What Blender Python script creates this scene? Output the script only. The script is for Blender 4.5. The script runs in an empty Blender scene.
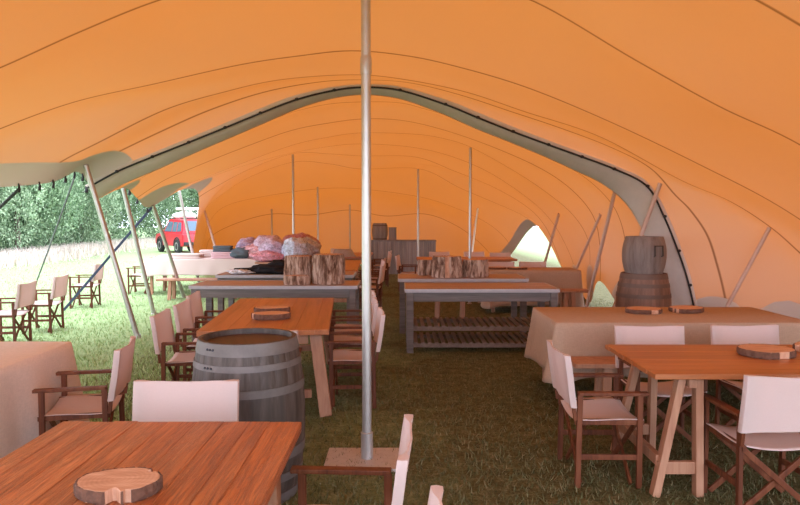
import bpy, bmesh, math, random
from mathutils import Vector, Matrix, noise
from mathutils.bvhtree import BVHTree
random.seed(11)
PI = math.pi
sc = bpy.context.scene
COL = sc.collection
def V(*a): return Vector(a)

# ------------------------------------------------------------------ camera
F = 650.0
PITCH = math.atan(32.5 / F)
EYE = V(0, 0, 1.65)
cd = bpy.data.cameras.new('camera'); cam = bpy.data.objects.new('camera', cd); COL.objects.link(cam)
cd.sensor_width = 36; cd.lens = F / 800 * 36; cd.clip_end = 500; cd.clip_start = .05
cam.location = EYE; cam.rotation_euler = (PI / 2 - PITCH, 0, 0)
sc.camera = cam
def ray(px, py):
    x, y = (px - 400) / F, -(py - 252.5) / F
    c, s = math.cos(PITCH), math.sin(PITCH)
    return V(x, c + y * s, -s + y * c)
def P(px, py, D):                       # measured point of the photograph at distance D along +Y
    d = ray(px, py); return EYE + d * (D / d.y)
def PZ(px, py, z=0):                    # measured point at height z
    d = ray(px, py); return EYE + d * ((z - EYE.z) / d.z)

# ------------------------------------------------------------------ mesh builder
class MB:
    def __init__(s): s.v = []; s.f = []
    def add(s, vs, fs):
        o = len(s.v); s.v += [tuple(p) for p in vs]; s.f += [tuple(i + o for i in f) for f in fs]; return s
    def box(s, c, size, rz=0, M=None):
        hx, hy, hz = [a / 2 for a in size]
        vs = [V(x * hx, y * hy, z * hz) for x in (-1, 1) for y in (-1, 1) for z in (-1, 1)]
        R = M if M else Matrix.Rotation(rz, 3, 'Z')
        return s.add([R @ p + Vector(c) for p in vs], [(0, 1, 3, 2), (4, 6, 7, 5), (0, 4, 5, 1), (2, 3, 7, 6), (0, 2, 6, 4), (1, 5, 7, 3)])
    def bar(s, p0, p1, w, h, up=(0, 0, 1), w1=None, h1=None):
        p0, p1 = Vector(p0), Vector(p1); d = (p1 - p0).normalized(); u = Vector(up)
        if abs(d.dot(u)) > .95: u = V(0, 1, 0)
        x = d.cross(u).normalized(); y = x.cross(d)
        w1 = w if w1 is None else w1; h1 = h if h1 is None else h1
        vs = []
        for p, a, b in ((p0, w, h), (p1, w1, h1)):
            vs += [p - x * a / 2 - y * b / 2, p + x * a / 2 - y * b / 2, p + x * a / 2 + y * b / 2, p - x * a / 2 + y * b / 2]
        return s.add(vs, [(3, 2, 1, 0), (4, 5, 6, 7), (0, 1, 5, 4), (1, 2, 6, 5), (2, 3, 7, 6), (3, 0, 4, 7)])
    def tube(s, pts, r, n=10, cap=True):
        pts = [Vector(p) for p in pts]; rs = r if isinstance(r, (list, tuple)) else [r] * len(pts)
        rings = []; ux = None
        for i, p in enumerate(pts):
            d = (pts[min(i + 1, len(pts) - 1)] - pts[max(i - 1, 0)]).normalized()
            if ux is None: ux = d.orthogonal().normalized()
            ux = (ux - d * ux.dot(d)).normalized(); uy = d.cross(ux)
            rings.append([p + (ux * math.cos(2 * PI * k / n) + uy * math.sin(2 * PI * k / n)) * rs[i] for k in range(n)])
        return s.rings(rings, cap, cap)
    def rings(s, rings, cap0=True, cap1=True, close=True):
        n = len(rings[0]); vs = [p for r in rings for p in r]; fs = []
        for i in range(len(rings) - 1):
            for k in range(n if close else n - 1):
                a, b = i * n + k, i * n + (k + 1) % n
                fs.append((a, b, b + n, a + n))
        if cap0: fs.append(tuple(range(n - 1, -1, -1)))
        if cap1: fs.append(tuple((len(rings) - 1) * n + k for k in range(n)))
        return s.add(vs, fs)
    def lathe(s, prof, n=32, c=(0, 0, 0), cap0=True, cap1=True):
        c = Vector(c)
        return s.rings([[c + V(r * math.cos(2 * PI * k / n), r * math.sin(2 * PI * k / n), z) for k in range(n)] for r, z in prof], cap0, cap1)
    def blob(s, c, rad, amp=.25, sub=3, seed=0, flat=None, freq=1.6):
        bm = bmesh.new(); bmesh.ops.create_icosphere(bm, subdivisions=sub, radius=1)
        vs = []
        for v in bm.verts:
            p = v.co.copy(); q = p * freq + V(seed * 7.3, seed * 1.9, 0)
            k = 1 + amp * noise.fractal(q, 1, 2, 3) - amp * .6 * abs(noise.noise(q * 2.3))
            p = V(p.x * rad[0], p.y * rad[1], p.z * rad[2]) * k + Vector(c)
            if flat is not None and p.z < flat: p.z = flat + (p.z - flat) * .05
            vs.append(p)
        fs = [tuple(v.index for v in f.verts) for f in bm.faces]; bm.free()
        return s.add(vs, fs)
    def build(s, name, mat, parent=None, smooth=False, bevel=0, ang=40, recalc=True, seg=2):
        me = bpy.data.meshes.new(name); me.from_pydata(s.v, [], s.f)
        if recalc:
            bm = bmesh.new(); bm.from_mesh(me); bmesh.ops.recalc_face_normals(bm, faces=bm.faces); bm.to_mesh(me); bm.free()
        me.validate()
        if smooth:
            me.polygons.foreach_set('use_smooth', [True] * len(me.polygons))
            if ang < 180: me.set_sharp_from_angle(angle=math.radians(ang))
        me.materials.append(mat)
        o = bpy.data.objects.new(name, me); COL.objects.link(o)
        if parent: o.parent = parent
        if bevel:
            m = o.modifiers.new('edge', 'BEVEL'); m.width = bevel; m.segments = seg; m.limit_method = 'ANGLE'; m.angle_limit = math.radians(50)
        return o
def tag(o, label=None, cat=None, group=None, kind=None):
    for k, x in (('label', label), ('category', cat), ('group', group), ('kind', kind)):
        if x: o[k] = x
    return o
def thing(name, label, cat, loc=(0, 0, 0), rz=0, group=None):
    o = bpy.data.objects.new(name, None); COL.objects.link(o); o.empty_display_size = .1
    o.location = loc; o.rotation_euler = (0, 0, rz); return tag(o, label, cat, group)
KIDS = {}
def copy_tree(o, parent=None):
    c = o.copy(); COL.objects.link(c); c.parent = parent
    for ch in list(o.children): copy_tree(ch, c)
    return c
def place(proto, loc, rz, label, group=None, first=[set()]):
    """the first call moves the prototype itself, later calls copy it with its parts"""
    o = proto
    if proto.name in first[0]: o = copy_tree(proto)
    first[0].add(proto.name)
    o.location = loc; o.rotation_euler = (0, 0, rz); o['label'] = label
    if group: o['group'] = group
    return o

# ------------------------------------------------------------------ materials
class NT:
    def __init__(s, name):
        s.m = bpy.data.materials.new(name); s.m.use_nodes = True; s.t = s.m.node_tree
        s.t.nodes.clear(); s.out = s.n('ShaderNodeOutputMaterial')
    def n(s, typ, **kw):
        nd = s.t.nodes.new(typ)
        for k, x in kw.items():
            if k.startswith('_'): nd.inputs[k[1:].replace('_', ' ')].default_value = x
            else: setattr(nd, k, x)
        return nd
    def l(s, a, b): s.t.links.new(a, b)
    def coord(s, scale=(1, 1, 1), kind='Object'):
        tc = s.n('ShaderNodeTexCoord'); mp = s.n('ShaderNodeMapping'); mp.inputs['Scale'].default_value = scale
        s.l(tc.outputs[kind], mp.inputs['Vector']); return mp.outputs[0]
    def noise(s, vec, scale=5, detail=4, rough=.55, dist=0):
        nd = s.n('ShaderNodeTexNoise', _Scale=scale, _Detail=detail, _Roughness=rough, _Distortion=dist)
        s.l(vec, nd.inputs['Vector']); return nd.outputs['Fac']
    def ramp(s, fac, stops):
        r = s.n('ShaderNodeValToRGB'); e = r.color_ramp.elements
        while len(e) < len(stops): e.new(.5)
        for i, (p, c) in enumerate(stops): e[i].position = p; e[i].color = (*c, 1)
        s.l(fac, r.inputs['Fac']); return r.outputs['Color']
    def math(s, op, a, b=None, c=None, clamp=False):
        nd = s.n('ShaderNodeMath', operation=op, use_clamp=clamp)
        for i, x in enumerate((a, b, c)):
            if x is None: continue
            if isinstance(x, (int, float)): nd.inputs[i].default_value = x
            else: s.l(x, nd.inputs[i])
        return nd.outputs[0]
    def mix(s, fac, a, b, mode='MIX'):
        nd = s.n('ShaderNodeMix', data_type='RGBA', blend_type=mode)
        for sock, x in ((nd.inputs['Factor'], fac), (nd.inputs['A'], a), (nd.inputs['B'], b)):
            if isinstance(x, tuple): sock.default_value = (*x, 1) if len(x) == 3 else x
            elif isinstance(x, (int, float)): sock.default_value = x
            else: s.l(x, sock)
        return nd.outputs['Result']
    def bump(s, h, strength=.3, dist=.01):
        b = s.n('ShaderNodeBump', _Strength=strength, _Distance=dist); s.l(h, b.inputs['Height']); return b.outputs[0]
    def bsdf(s, col, rough=.6, metal=0, normal=None, spec=.5):
        p = s.n('ShaderNodeBsdfPrincipled', _Metallic=metal)
        p.inputs['Specular IOR Level'].default_value = spec
        for nm, x in (('Base Color', col), ('Roughness', rough)):
            if isinstance(x, tuple): p.inputs[nm].default_value = (*x, 1)
            elif isinstance(x, (int, float)): p.inputs[nm].default_value = x
            else: s.l(x, p.inputs[nm])
        if normal is not None: s.l(normal, p.inputs['Normal'])
        s.l(p.outputs[0], s.out.inputs['Surface']); return p
    def island(s): return s.n('ShaderNodeNewGeometry').outputs['Random Per Island']

def mat_wood(name, dark, mid, light, along='Y', rough=.42, grain=1.0, bump=.35, isl=.35, spec=.5):
    t = NT(name)
    sc_ = {'Y': (9, .55, 9), 'X': (.55, 9, 9), 'Z': (9, 9, .55)}[along]
    v = t.coord(tuple(a * grain for a in sc_))
    ri = t.island()
    off = t.n('ShaderNodeVectorMath', operation='ADD'); t.l(v, off.inputs[0])
    cx = t.n('ShaderNodeCombineXYZ'); k = t.math('MULTIPLY', ri, 37.0)
    for i in range(3): t.l(k, cx.inputs[i])
    t.l(cx.outputs[0], off.inputs[1]); v = off.outputs[0]
    a = t.noise(v, 1.3, 6, .62, .6); b = t.noise(v, 6, 4, .6, .2)
    g = t.math('ADD', t.math('MULTIPLY', a, .7), t.math('MULTIPLY', b, .3))
    col = t.ramp(g, [(.3, dark), (.48, mid), (.68, light)])
    br = t.math('MULTIPLY_ADD', ri, isl, 1 - isl * .55)
    sv = t.n('ShaderNodeHueSaturation'); t.l(col, sv.inputs['Color']); t.l(br, sv.inputs['Value'])
    t.bsdf(sv.outputs[0], rough, 0, t.bump(g, bump, .004), spec); return t.m
def mat_plain(name, col, rough=.6, metal=0, nscale=0, namt=.2, bump=0, spec=.5):
    t = NT(name)
    if nscale:
        f = t.noise(t.coord(), nscale, 5, .6)
        c = t.mix(f, tuple(x * (1 - namt) for x in col), tuple(min(1, x * (1 + namt)) for x in col))
        t.bsdf(c, rough, metal, t.bump(f, bump, .01) if bump else None, spec)
    else: t.bsdf(col, rough, metal, None, spec)
    return t.m
def mat_cloth(name, col, weave=260, amt=.25, bump=.25, trans=0.0, big=.12, rough=.9, spec=.15):
    t = NT(name)
    v = t.coord(); a = t.noise(t.coord((1, 1, .25)), weave, 2, .5); b = t.noise(t.coord((.25, .25, 1)), weave, 2, .5)
    w = t.math('MULTIPLY', t.math('ADD', a, b), .5); g = t.noise(v, 2.2, 4, .6)
    c = t.mix(w, tuple(x * (1 - amt) for x in col), tuple(min(1, x * (1 + amt)) for x in col))
    c = t.mix(t.math('MULTIPLY', g, big * 2), c, tuple(x * .72 for x in col))
    p = t.bsdf(c, rough, 0, t.bump(w, bump, .003), spec)
    if trans:
        tr = t.n('ShaderNodeBsdfTranslucent'); t.l(c, tr.inputs['Color'])
        mx = t.n('ShaderNodeMixShader'); mx.inputs[0].default_value = trans
        t.l(p.outputs[0], mx.inputs[1]); t.l(tr.outputs[0], mx.inputs[2]); t.l(mx.outputs[0], t.out.inputs['Surface'])
    return t.m
def mat_tent():
    t = NT('stretch_fabric')
    uv = t.n('ShaderNodeUVMap', uv_map='UVMap'); sep = t.n('ShaderNodeSeparateXYZ'); t.l(uv.outputs[0], sep.inputs[0])
    vv = sep.outputs[1]
    d = t.math('ABSOLUTE', t.math('SUBTRACT', t.math('FRACT', t.math('ADD', vv, .5)), .5))
    vl = t.n('ShaderNodeAttribute', attribute_name='vlen')
    seam = t.math('SUBTRACT', 1.25, t.math('DIVIDE', t.math('MULTIPLY', d, vl.outputs['Fac']), .016), None, True)
    seam = t.math('POWER', seam, .6)
    at = t.n('ShaderNodeAttribute', attribute_name='patch'); patch = t.math('GREATER_THAN', at.outputs['Fac'], 0.0)
    n1 = t.noise(t.coord((1, 1, 1)), 60, 3, .6); n2 = t.noise(t.coord(), .8, 4, .6)
    gr = t.math('MULTIPLY_ADD', n1, .24, t.math('MULTIPLY_ADD', n2, .16, .80))
    ts = t.mix(1.0, T_COL, (1, 1, 1), 'MULTIPLY')
    hv = t.n('ShaderNodeHueSaturation'); t.l(ts, hv.inputs['Color']); t.l(t.math('MULTIPLY', gr, t.math('MULTIPLY_ADD', seam, -.5, 1.0)), hv.inputs['Value'])
    tr = t.n('ShaderNodeBsdfTranslucent'); t.l(hv.outputs[0], tr.inputs['Color'])
    df = t.n('ShaderNodeBsdfDiffuse')
    rc = t.mix(seam, R_COL, (.14, .09, .07)); t.l(rc, df.inputs['Color'])
    ad = t.n('ShaderNodeAddShader'); t.l(tr.outputs[0], ad.inputs[0]); t.l(df.outputs[0], ad.inputs[1])
    dp = t.n('ShaderNodeBsdfDiffuse'); dp.inputs['Color'].default_value = (*HEM, 1)
    mx = t.n('ShaderNodeMixShader'); t.l(patch, mx.inputs[0]); t.l(ad.outputs[0], mx.inputs[1]); t.l(dp.outputs[0], mx.inputs[2])
    t.l(mx.outputs[0], t.out.inputs['Surface']); return t.m
def mat_rustic():
    t = NT('raised_grain_wood'); ri = t.island(); cx = t.n('ShaderNodeCombineXYZ'); k = t.math('MULTIPLY', ri, 23.0)
    for i in range(3): t.l(k, cx.inputs[i])
    def vec(s):
        o = t.n('ShaderNodeVectorMath', operation='ADD'); t.l(t.coord(s), o.inputs[0]); t.l(cx.outputs[0], o.inputs[1]); return o.outputs[0]
    big = t.noise(vec((6, .8, 6)), 1.2, 4, .6, .8)
    fine = t.noise(vec((26, 1.3, 26)), 1.6, 6, .68, 1.4)
    lines = t.noise(vec((70, 3.0, 70)), 1.5, 3, .6, .8)
    crack = t.math('SUBTRACT', 1.0, t.math('MULTIPLY', t.math('ABSOLUTE', t.math('SUBTRACT', fine, .5)), 22.0), None, True)
    g = t.math('ADD', t.math('MULTIPLY', big, .5), t.math('MULTIPLY', lines, .5))
    col = t.ramp(g, [(.34, (.26, .062, .020)), (.5, (.46, .130, .042)), (.66, (.62, .225, .09))])
    col = t.mix(t.math('MULTIPLY', crack, .42), col, (.10, .024, .012))
    sv = t.n('ShaderNodeHueSaturation'); t.l(col, sv.inputs['Color']); t.l(t.math('MULTIPLY_ADD', ri, .28, .86), sv.inputs['Value'])
    h = t.math('SUBTRACT', t.math('MULTIPLY_ADD', lines, .6, fine), t.math('MULTIPLY', crack, .5))
    t.bsdf(sv.outputs[0], .36, 0, t.bump(h, .75, .005), .5); return t.m
T_COL = (.133, .0342, .0032); R_COL = (.44, .335, .28); HEM = (.60, .51, .46)
M = {}
M['tent'] = mat_tent()
M['hem'] = mat_plain('hem_fabric', HEM, .95, 0, 6, .12, spec=.1)
M['lace'] = mat_plain('black_lacing', (.015, .014, .016), .7)
M['table'] = mat_rustic()
M['table2'] = mat_wood('orange_table_wood', (.20, .060, .017), (.36, .115, .034), (.46, .165, .056), 'Y', .38, .8, .3, .25)
M['leg_wood'] = mat_wood('pale_leg_wood', (.22, .09, .05), (.38, .175, .10), (.48, .25, .15), 'Z', .55, 1, .3, .25)
M['chair_wood'] = mat_wood('dark_chair_wood', (.05, .012, .005), (.12, .032, .012), (.195, .064, .027), 'Z', .5, 1.5, .2, .2, .25)
M['bench_top'] = mat_wood('weathered_top_wood', (.16, .085, .055), (.30, .165, .11), (.40, .24, .17), 'X', .5, 1, .35, .3)
M['bench_grey'] = mat_wood('grey_painted_wood', (.06, .045, .040), (.12, .094, .087), (.19, .155, .148), 'X', .6, 1, .3, .2)
M['bench_edge'] = mat_plain('worn_grey_edge', (.34, .31, .33), .5, 0, 12, .2)
M['slat'] = mat_wood('slat_wood', (.10, .06, .045), (.18, .115, .09), (.26, .18, .14), 'Y', .65, 1, .3, .4)
M['canvas'] = mat_cloth('cream_canvas', (.76, .61, .585), 300, .06, .1, .42, .05)
M['burlap'] = mat_cloth('burlap', (.40, .275, .205), 140, .30, .4)
M['burlap_pale'] = mat_cloth('pale_burlap', (.66, .53, .47), 140, .25, .2, rough=.5, spec=.6)  # same burlap, with light from the open side put into a paler colour
M['linen'] = mat_cloth('white_linen', (.62, .50, .46), 220, .08, .15)
M['steel'] = mat_plain('galvanised_tube', (.46, .43, .42), .36, .6, 14, .18)
M['pole_pink'] = mat_plain('pale_wooden_pole', (.55, .38, .32), .55, 0, 10, .15)
M['plate'] = mat_plain('pole_base_plate', (.42, .36, .34), .55, .2, 30, .2, .1)
M['barrel'] = mat_wood('grey_stave_wood', (.013, .008, .006), (.042, .027, .021), (.105, .077, .067), 'Z', .6, .8, .5, .35)
M['barrel_brown'] = mat_wood('brown_stave_wood', (.06, .03, .02), (.15, .075, .05), (.24, .13, .09), 'Z', .6, .8, .5, .35)
M['barrel_head'] = mat_wood('wine_stained_head', (.016, .006, .004), (.04, .015, .010), (.075, .03, .02), 'Y', .5, .8, .4, .3)
M['hoop'] = mat_plain('weathered_hoop_steel', (.125, .104, .099), .55, .3, 7, .55, .15)
M['hoop_dark'] = mat_plain('rusty_hoop_steel', (.13, .085, .07), .6, .4, 9, .3, .1)
M['rivet'] = mat_plain('rivet_steel', (.05, .05, .06), .5, .5)
M['tub'] = mat_wood('grey_tub_wood', (.10, .07, .06), (.19, .145, .13), (.27, .21, .19), 'Z', .6, .8, .4, .25)
M['iron'] = mat_plain('dark_iron', (.06, .045, .04), .6, .5)
M['panel'] = mat_wood('grey_panel_boards', (.10, .085, .085), (.19, .165, .165), (.28, .245, .245), 'Z', .7, .8, .4, .3)
def mat_bark():
    t = NT('tree_bark'); v = t.coord((1, 1, .22))
    n = t.noise(v, 17, 5, .65, .5); m = t.noise(t.coord(), 5, 3, .5)
    c = t.ramp(n, [(.38, (.05, .026, .018)), (.48, (.24, .15, .11)), (.60, (.52, .39, .32))])
    c = t.mix(t.math('MULTIPLY', m, .45), c, (.24, .11, .065))
    t.bsdf(c, .9, 0, t.bump(n, .8, .02), .2); return t.m
def mat_cut():
    t = NT('cut_log_face'); v = t.coord()
    ln = t.n('ShaderNodeVectorMath', operation='LENGTH'); mp = t.coord((1, 1, 0)); t.l(mp, ln.inputs[0])
    w = t.noise(v, 9, 3, .5); r = t.math('ADD', t.math('MULTIPLY', ln.outputs['Value'], 420.0), t.math('MULTIPLY', w, 5.0))
    s = t.math('MULTIPLY_ADD', t.math('SINE', r), .06, .5); g = t.noise(t.coord((2, 14, 2)), 5, 4, .6)
    f = t.math('ADD', t.math('MULTIPLY', s, .4), t.math('MULTIPLY', g, .6))
    c = t.ramp(f, [(.3, (.34, .15, .085)), (.5, (.52, .28, .18)), (.68, (.66, .42, .30))])
    t.bsdf(c, .62, 0, t.bump(f, .2, .004), .4); return t.m
M['bark_dark'] = mat_plain('thin_dark_bark', (.115, .05, .03), .95, 0, 40, .85, 1)
M['bark'] = mat_bark(); M['cut'] = mat_cut()
def mat_ground():
    t = NT('grass_ground'); v = t.coord()
    n = t.noise(v, 1.1, 6, .65); f = t.noise(v, 38, 5, .7); h = t.noise(v, 9, 4, .6)
    sx = t.n('ShaderNodeSeparateXYZ'); t.l(v, sx.inputs[0])
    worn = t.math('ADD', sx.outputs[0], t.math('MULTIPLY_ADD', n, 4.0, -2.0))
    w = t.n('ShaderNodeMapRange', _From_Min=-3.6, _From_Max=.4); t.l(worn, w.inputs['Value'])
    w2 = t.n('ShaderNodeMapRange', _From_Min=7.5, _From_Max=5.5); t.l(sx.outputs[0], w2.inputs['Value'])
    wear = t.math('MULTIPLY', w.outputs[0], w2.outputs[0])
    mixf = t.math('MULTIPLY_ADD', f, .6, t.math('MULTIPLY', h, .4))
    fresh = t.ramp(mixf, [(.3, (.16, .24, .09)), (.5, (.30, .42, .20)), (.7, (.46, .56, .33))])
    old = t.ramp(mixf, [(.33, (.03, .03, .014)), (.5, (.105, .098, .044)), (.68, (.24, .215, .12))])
    c = t.mix(wear, fresh, old)  # trodden brown plus canopy shade painted in; daylight painted into the lawn green
    t.bsdf(c, .95, 0, t.bump(mixf, .7, .04), .1); return t.m
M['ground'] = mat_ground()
def mat_blade(name, a, b, c):
    t = NT(name); r = t.island(); p = t.bsdf(t.ramp(r, [(0, a), (.55, b), (1, c)]), .8, 0, None, .2); return t.m
M['blade_old'] = mat_blade('trodden_blade', (.05, .058, .02), (.105, .105, .045), (.20, .17, .09))  # trodden tone, with the shade under the canopy in the colour
M['blade_new'] = mat_blade('fresh_blade', (.16, .28, .08), (.30, .44, .18), (.50, .60, .34))  # lawn green, whitened in colour for the bright daylight
M['straw'] = mat_blade('dry_straw', (.55, .44, .38), (.70, .60, .53), (.80, .74, .68))
M['leaf'] = mat_blade('bush_leaf', (.09, .16, .085), (.20, .30, .17), (.35, .46, .29))
M['leaf_pale'] = mat_blade('pale_bush_leaf', (.15, .24, .14), (.30, .41, .25), (.45, .55, .37))
M['trunk'] = mat_plain('bush_bark', (.16, .12, .10), .9, 0, 8, .3)
M['strap'] = mat_plain('navy_strap', (.03, .045, .085), .6)
M['rope'] = mat_plain('thin_rope', (.12, .13, .13), .8)
M['car_red'] = mat_plain('red_car_paint', (.62, .02, .035), .3)
M['glass'] = mat_plain('dark_car_glass', (.10, .15, .22), .08)
M['tyre'] = mat_plain('tyre_rubber', (.02, .02, .022), .8)
M['alloy'] = mat_plain('wheel_alloy', (.45, .45, .47), .35, .6)
M['white'] = mat_plain('white_paint', (.82, .82, .82), .5)
M['black_cloth'] = mat_cloth('black_fabric', (.016, .013, .014), 200, .2, .2)
M['slate_cloth'] = mat_cloth('slate_fabric', (.10, .12, .14), 200, .2, .2)
M['pink_cloth'] = mat_cloth('pale_pink_fabric', (.62, .40, .43), 200, .1, .2)
M['grey_cloth'] = mat_plain('grey_tub_zinc', (.30, .28, .29), .5, .3, 10, .2)
M['paper'] = mat_plain('white_paper', (.80, .78, .80), .7)
def mat_bag(name, col):
    t = NT(name); n = t.noise(t.coord(), 14, 5, .7, 1.2)
    c = t.ramp(n, [(.35, tuple(x * .55 for x in col)), (.5, col), (.62, tuple(min(1, x * 1.25 + .12) for x in col))])
    t.bsdf(c, .3, 0, t.bump(n, .9, .04), .6); return t.m
SKY, SUN, EXPO = 3.4, 3.0, 0.26
# ------------------------------------------------------------------ ground, sky, light
def gz(x, y): return 0.0
g = MB(); N = 60
xs = [-90 + 180 * i / N for i in range(N + 1)]; ys = [-25 + 165 * j / N for j in range(N + 1)]
g.rings([[V(x, y, 0) for x in xs] for y in ys], False, False, close=False)
tag(g.build('ground', M['ground']), kind='structure')
w = bpy.data.worlds.new('overcast_sky'); sc.world = w; w.use_nodes = True
nt = w.node_tree; bg = nt.nodes['Background']
tc = nt.nodes.new('ShaderNodeTexCoord'); sp = nt.nodes.new('ShaderNodeSeparateXYZ'); rp = nt.nodes.new('ShaderNodeValToRGB')
nt.links.new(tc.outputs['Generated'], sp.inputs[0]); nt.links.new(sp.outputs[2], rp.inputs[0]); nt.links.new(rp.outputs[0], bg.inputs[0])
rp.color_ramp.elements[0].color = (1, 1, 1, 1); rp.color_ramp.elements[1].color = (.58, .58, .58, 1); rp.color_ramp.elements[0].position = .2; rp.color_ramp.elements[1].position = .6
mx_ = nt.nodes.new('ShaderNodeMix'); mx_.data_type = 'RGBA'; mx_.blend_type = 'MULTIPLY'; mx_.inputs['Factor'].default_value = 1; mx_.inputs['B'].default_value = (1.32, 1.42, 1.66, 1)
nt.links.new(rp.outputs[0], mx_.inputs['A']); nt.links.new(mx_.outputs['Result'], bg.inputs[0])
bg.inputs[1].default_value = SKY
sl = bpy.data.lights.new('sun', 'SUN'); sl.energy = SUN; sl.angle = math.radians(60); sl.color = (.95, .97, 1.05)
so = bpy.data.objects.new('sun', sl); COL.objects.link(so); so.rotation_euler = (math.radians(12), math.radians(-14), 0)
sc.view_settings.view_transform = 'Standard'; sc.view_settings.look = 'None'
sc.view_settings.exposure = EXPO; sc.view_settings.gamma = 1
sc.cycles.max_bounces = 10; sc.cycles.diffuse_bounces = 6; sc.cycles.transmission_bounces = 6
sc.cycles.use_denoising = True

# ------------------------------------------------------------------ tents
def crom(a, b, c, d, t):
    return (b * 2 + (c - a) * t + (a * 2 - b * 5 + c * 4 - d) * t * t + (b * 3 - a - c * 3 + d) * t * t * t) * .5
def dense(pts, k=12):
    out = []; n = len(pts)
    for i in range(n - 1):
        a, b, c, d = pts[max(i - 1, 0)], pts[i], pts[i + 1], pts[min(i + 2, n - 1)]
        for j in range(k): out.append(crom(a, b, c, d, j / k))
    out.append(pts[-1]); return out
def resample(pts, n):
    ps = dense(pts); L = [0]
    for i in range(1, len(ps)): L.append(L[-1] + (ps[i] - ps[i - 1]).length)
    out = []; j = 0
    for i in range(n + 1):
        s = L[-1] * i / n
        while j < len(L) - 2 and L[j + 1] < s: j += 1
        f = (s - L[j]) / max(L[j + 1] - L[j], 1e-9); out.append(ps[j].lerp(ps[j + 1], f))
    return out
def surface(rows, nu, nv):
    R = [resample(r, nu) for r in rows]; n = len(R); G = []; vv = []
    for i in range(n - 1):
        a, b, c, d = R[max(i - 1, 0)], R[i], R[i + 1], R[min(i + 2, n - 1)]
        for j in range(nv):
            G.append([crom(a[k], b[k], c[k], d[k], j / nv) for k in range(nu + 1)]); vv.append(i + j / nv)
    G.append(R[-1]); vv.append(n - 1)
    for i, r in enumerate(G):                          # the cloth bellies up a little between its seams
        f = vv[i] % 1.0; k0 = int(min(vv[i], n - 1.001)); s = math.sin(PI * f)
        for k, p in enumerate(r):
            L = (R[k0 + 1][k] - R[k0][k]).length
            e = min(1, min(k, nu - k) / (nu * .08))
            if p.z > .4: p.z += .045 * min(L, 1.6) * s * e
    return G, vv
def tent_mesh(name, G, vv, patch, parent, voff=0.0):
    nu = len(G[0]); me = bpy.data.meshes.new(name)
    vs = [p for r in G for p in r]
    fs = [(i * nu + k, i * nu + k + 1, (i + 1) * nu + k + 1, (i + 1) * nu + k) for i in range(len(G) - 1) for k in range(nu - 1)]
    me.from_pydata([tuple(p) for p in vs], [], fs)
    uv = me.uv_layers.new(name='UVMap')
    for poly in me.polygons:
        for li in poly.loop_indices:
            vi = me.loops[li].vertex_index; uv.data[li].uv = ((vi % nu) / (nu - 1), vv[vi // nu] + voff)
    at = me.attributes.new('patch', 'FLOAT', 'POINT')
    at.data.foreach_set('value', [patch(p, (i % nu) / (nu - 1), vv[i // nu]) for i, p in enumerate(vs)])
    n_ = len(G); vl = []
    for i in range(n_):
        a_, b_ = max(i - 1, 0), min(i + 1, n_ - 1); dv = vv[b_] - vv[a_]
        vl += [(G[b_][k] - G[a_][k]).length / dv for k in range(nu)]
    at = me.attributes.new('vlen', 'FLOAT', 'POINT'); at.data.foreach_set('value', vl)
    me.polygons.foreach_set('use_smooth', [True] * len(me.polygons))
    me.materials.append(M['tent'])
    o = bpy.data.objects.new(name, me); COL.objects.link(o); o.parent = parent; return o
def row(D, pts): return [P(x, y, D) for x, y in pts]

ARCH = [(90, 187), (120, 170.6), (155, 156), (191, 141.6), (227, 127), (262, 112.6), (298, 99), (335, 90), (365, 87), (400, 90), (445, 104), (477, 117), (512, 131), (547, 144), (580, 156), (612, 168), (645, 185), (662, 215), (676, 249), (687, 283), (699, 338)]
INNER = [(96, 200), (124, 184), (159, 169), (195, 153), (230, 138), (265, 123), (300, 108), (335, 98), (365, 95), (400, 99), (440, 113), (474, 128), (509, 142), (543, 156), (576, 171), (604, 185), (628, 206), (645, 236), (655, 268), (663, 300), (670, 338)]
near = [
    row(9.2, ARCH),
    row(8.95, [(77, 172), (112, 155), (160, 132), (210, 110), (265, 92), (320, 82), (365, 80), (410, 83), (460, 95), (512, 112), (560, 128), (610, 147), (650, 168), (675, 195), (690, 210), (707, 235), (717, 265), (725, 298), (732, 340)]),
    row(8.45, [(40, 184), (58, 164), (100, 142), (165, 110), (225, 92), (280, 80), (350, 75), (400, 79), (465, 92), (525, 112), (600, 137), (680, 180), (729, 201), (770, 227), (802, 255), (850, 300), (890, 347)]),
    row(7.7, [(-100, 190), (-50, 152), (0, 129), (75, 102), (155, 84), (240, 65), (300, 56), (350, 51), (400, 55), (450, 65), (525, 87), (610, 122), (700, 165), (780, 207), (860, 262), (930, 318), (980, 359)]),
    row(6.0, [(-283, 175), (-180, 135), (-80, 100), (0, 68), (80, 32), (160, 0), (240, -20), (330, -34), (400, -32), (460, -20), (535, 2), (635, 60), (720, 107), (800, 145), (900, 210), (1000, 300), (1080, 399)]),
    [V(x, 4.3, z) for x, z in ((-6.2, 2.1), (-5, 2.5), (-3.8, 2.95), (-2.6, 3.35), (-1.4, 3.8), (-.24, 4.15), (.8, 3.78), (2.03, 3.22), (2.7, 2.86), (3.7, 2.25), (4.8, 1.55), (5.6, 1.0), (6.3, .35))],
    [V(x, 1.8, z) for x, z in ((-6.2, 2.2), (-5, 2.45), (-3.8, 2.75), (-2.6, 3.1), (-1.4, 3.35), (-.24, 3.5), (.8, 3.4), (2.03, 3.1), (2.8, 2.8), (3.8, 2.45), (4.8, 2.1), (5.6, 1.75), (6.3, 1.5))],
    [V(x, -.6, z) for x, z in ((-6.0, 2.3), (-4, 2.7), (-2, 2.95), (-.2, 3.1), (2, 2.95), (3.6, 2.7), (5, 2.4), (6.2, 2.2))],
]
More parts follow.
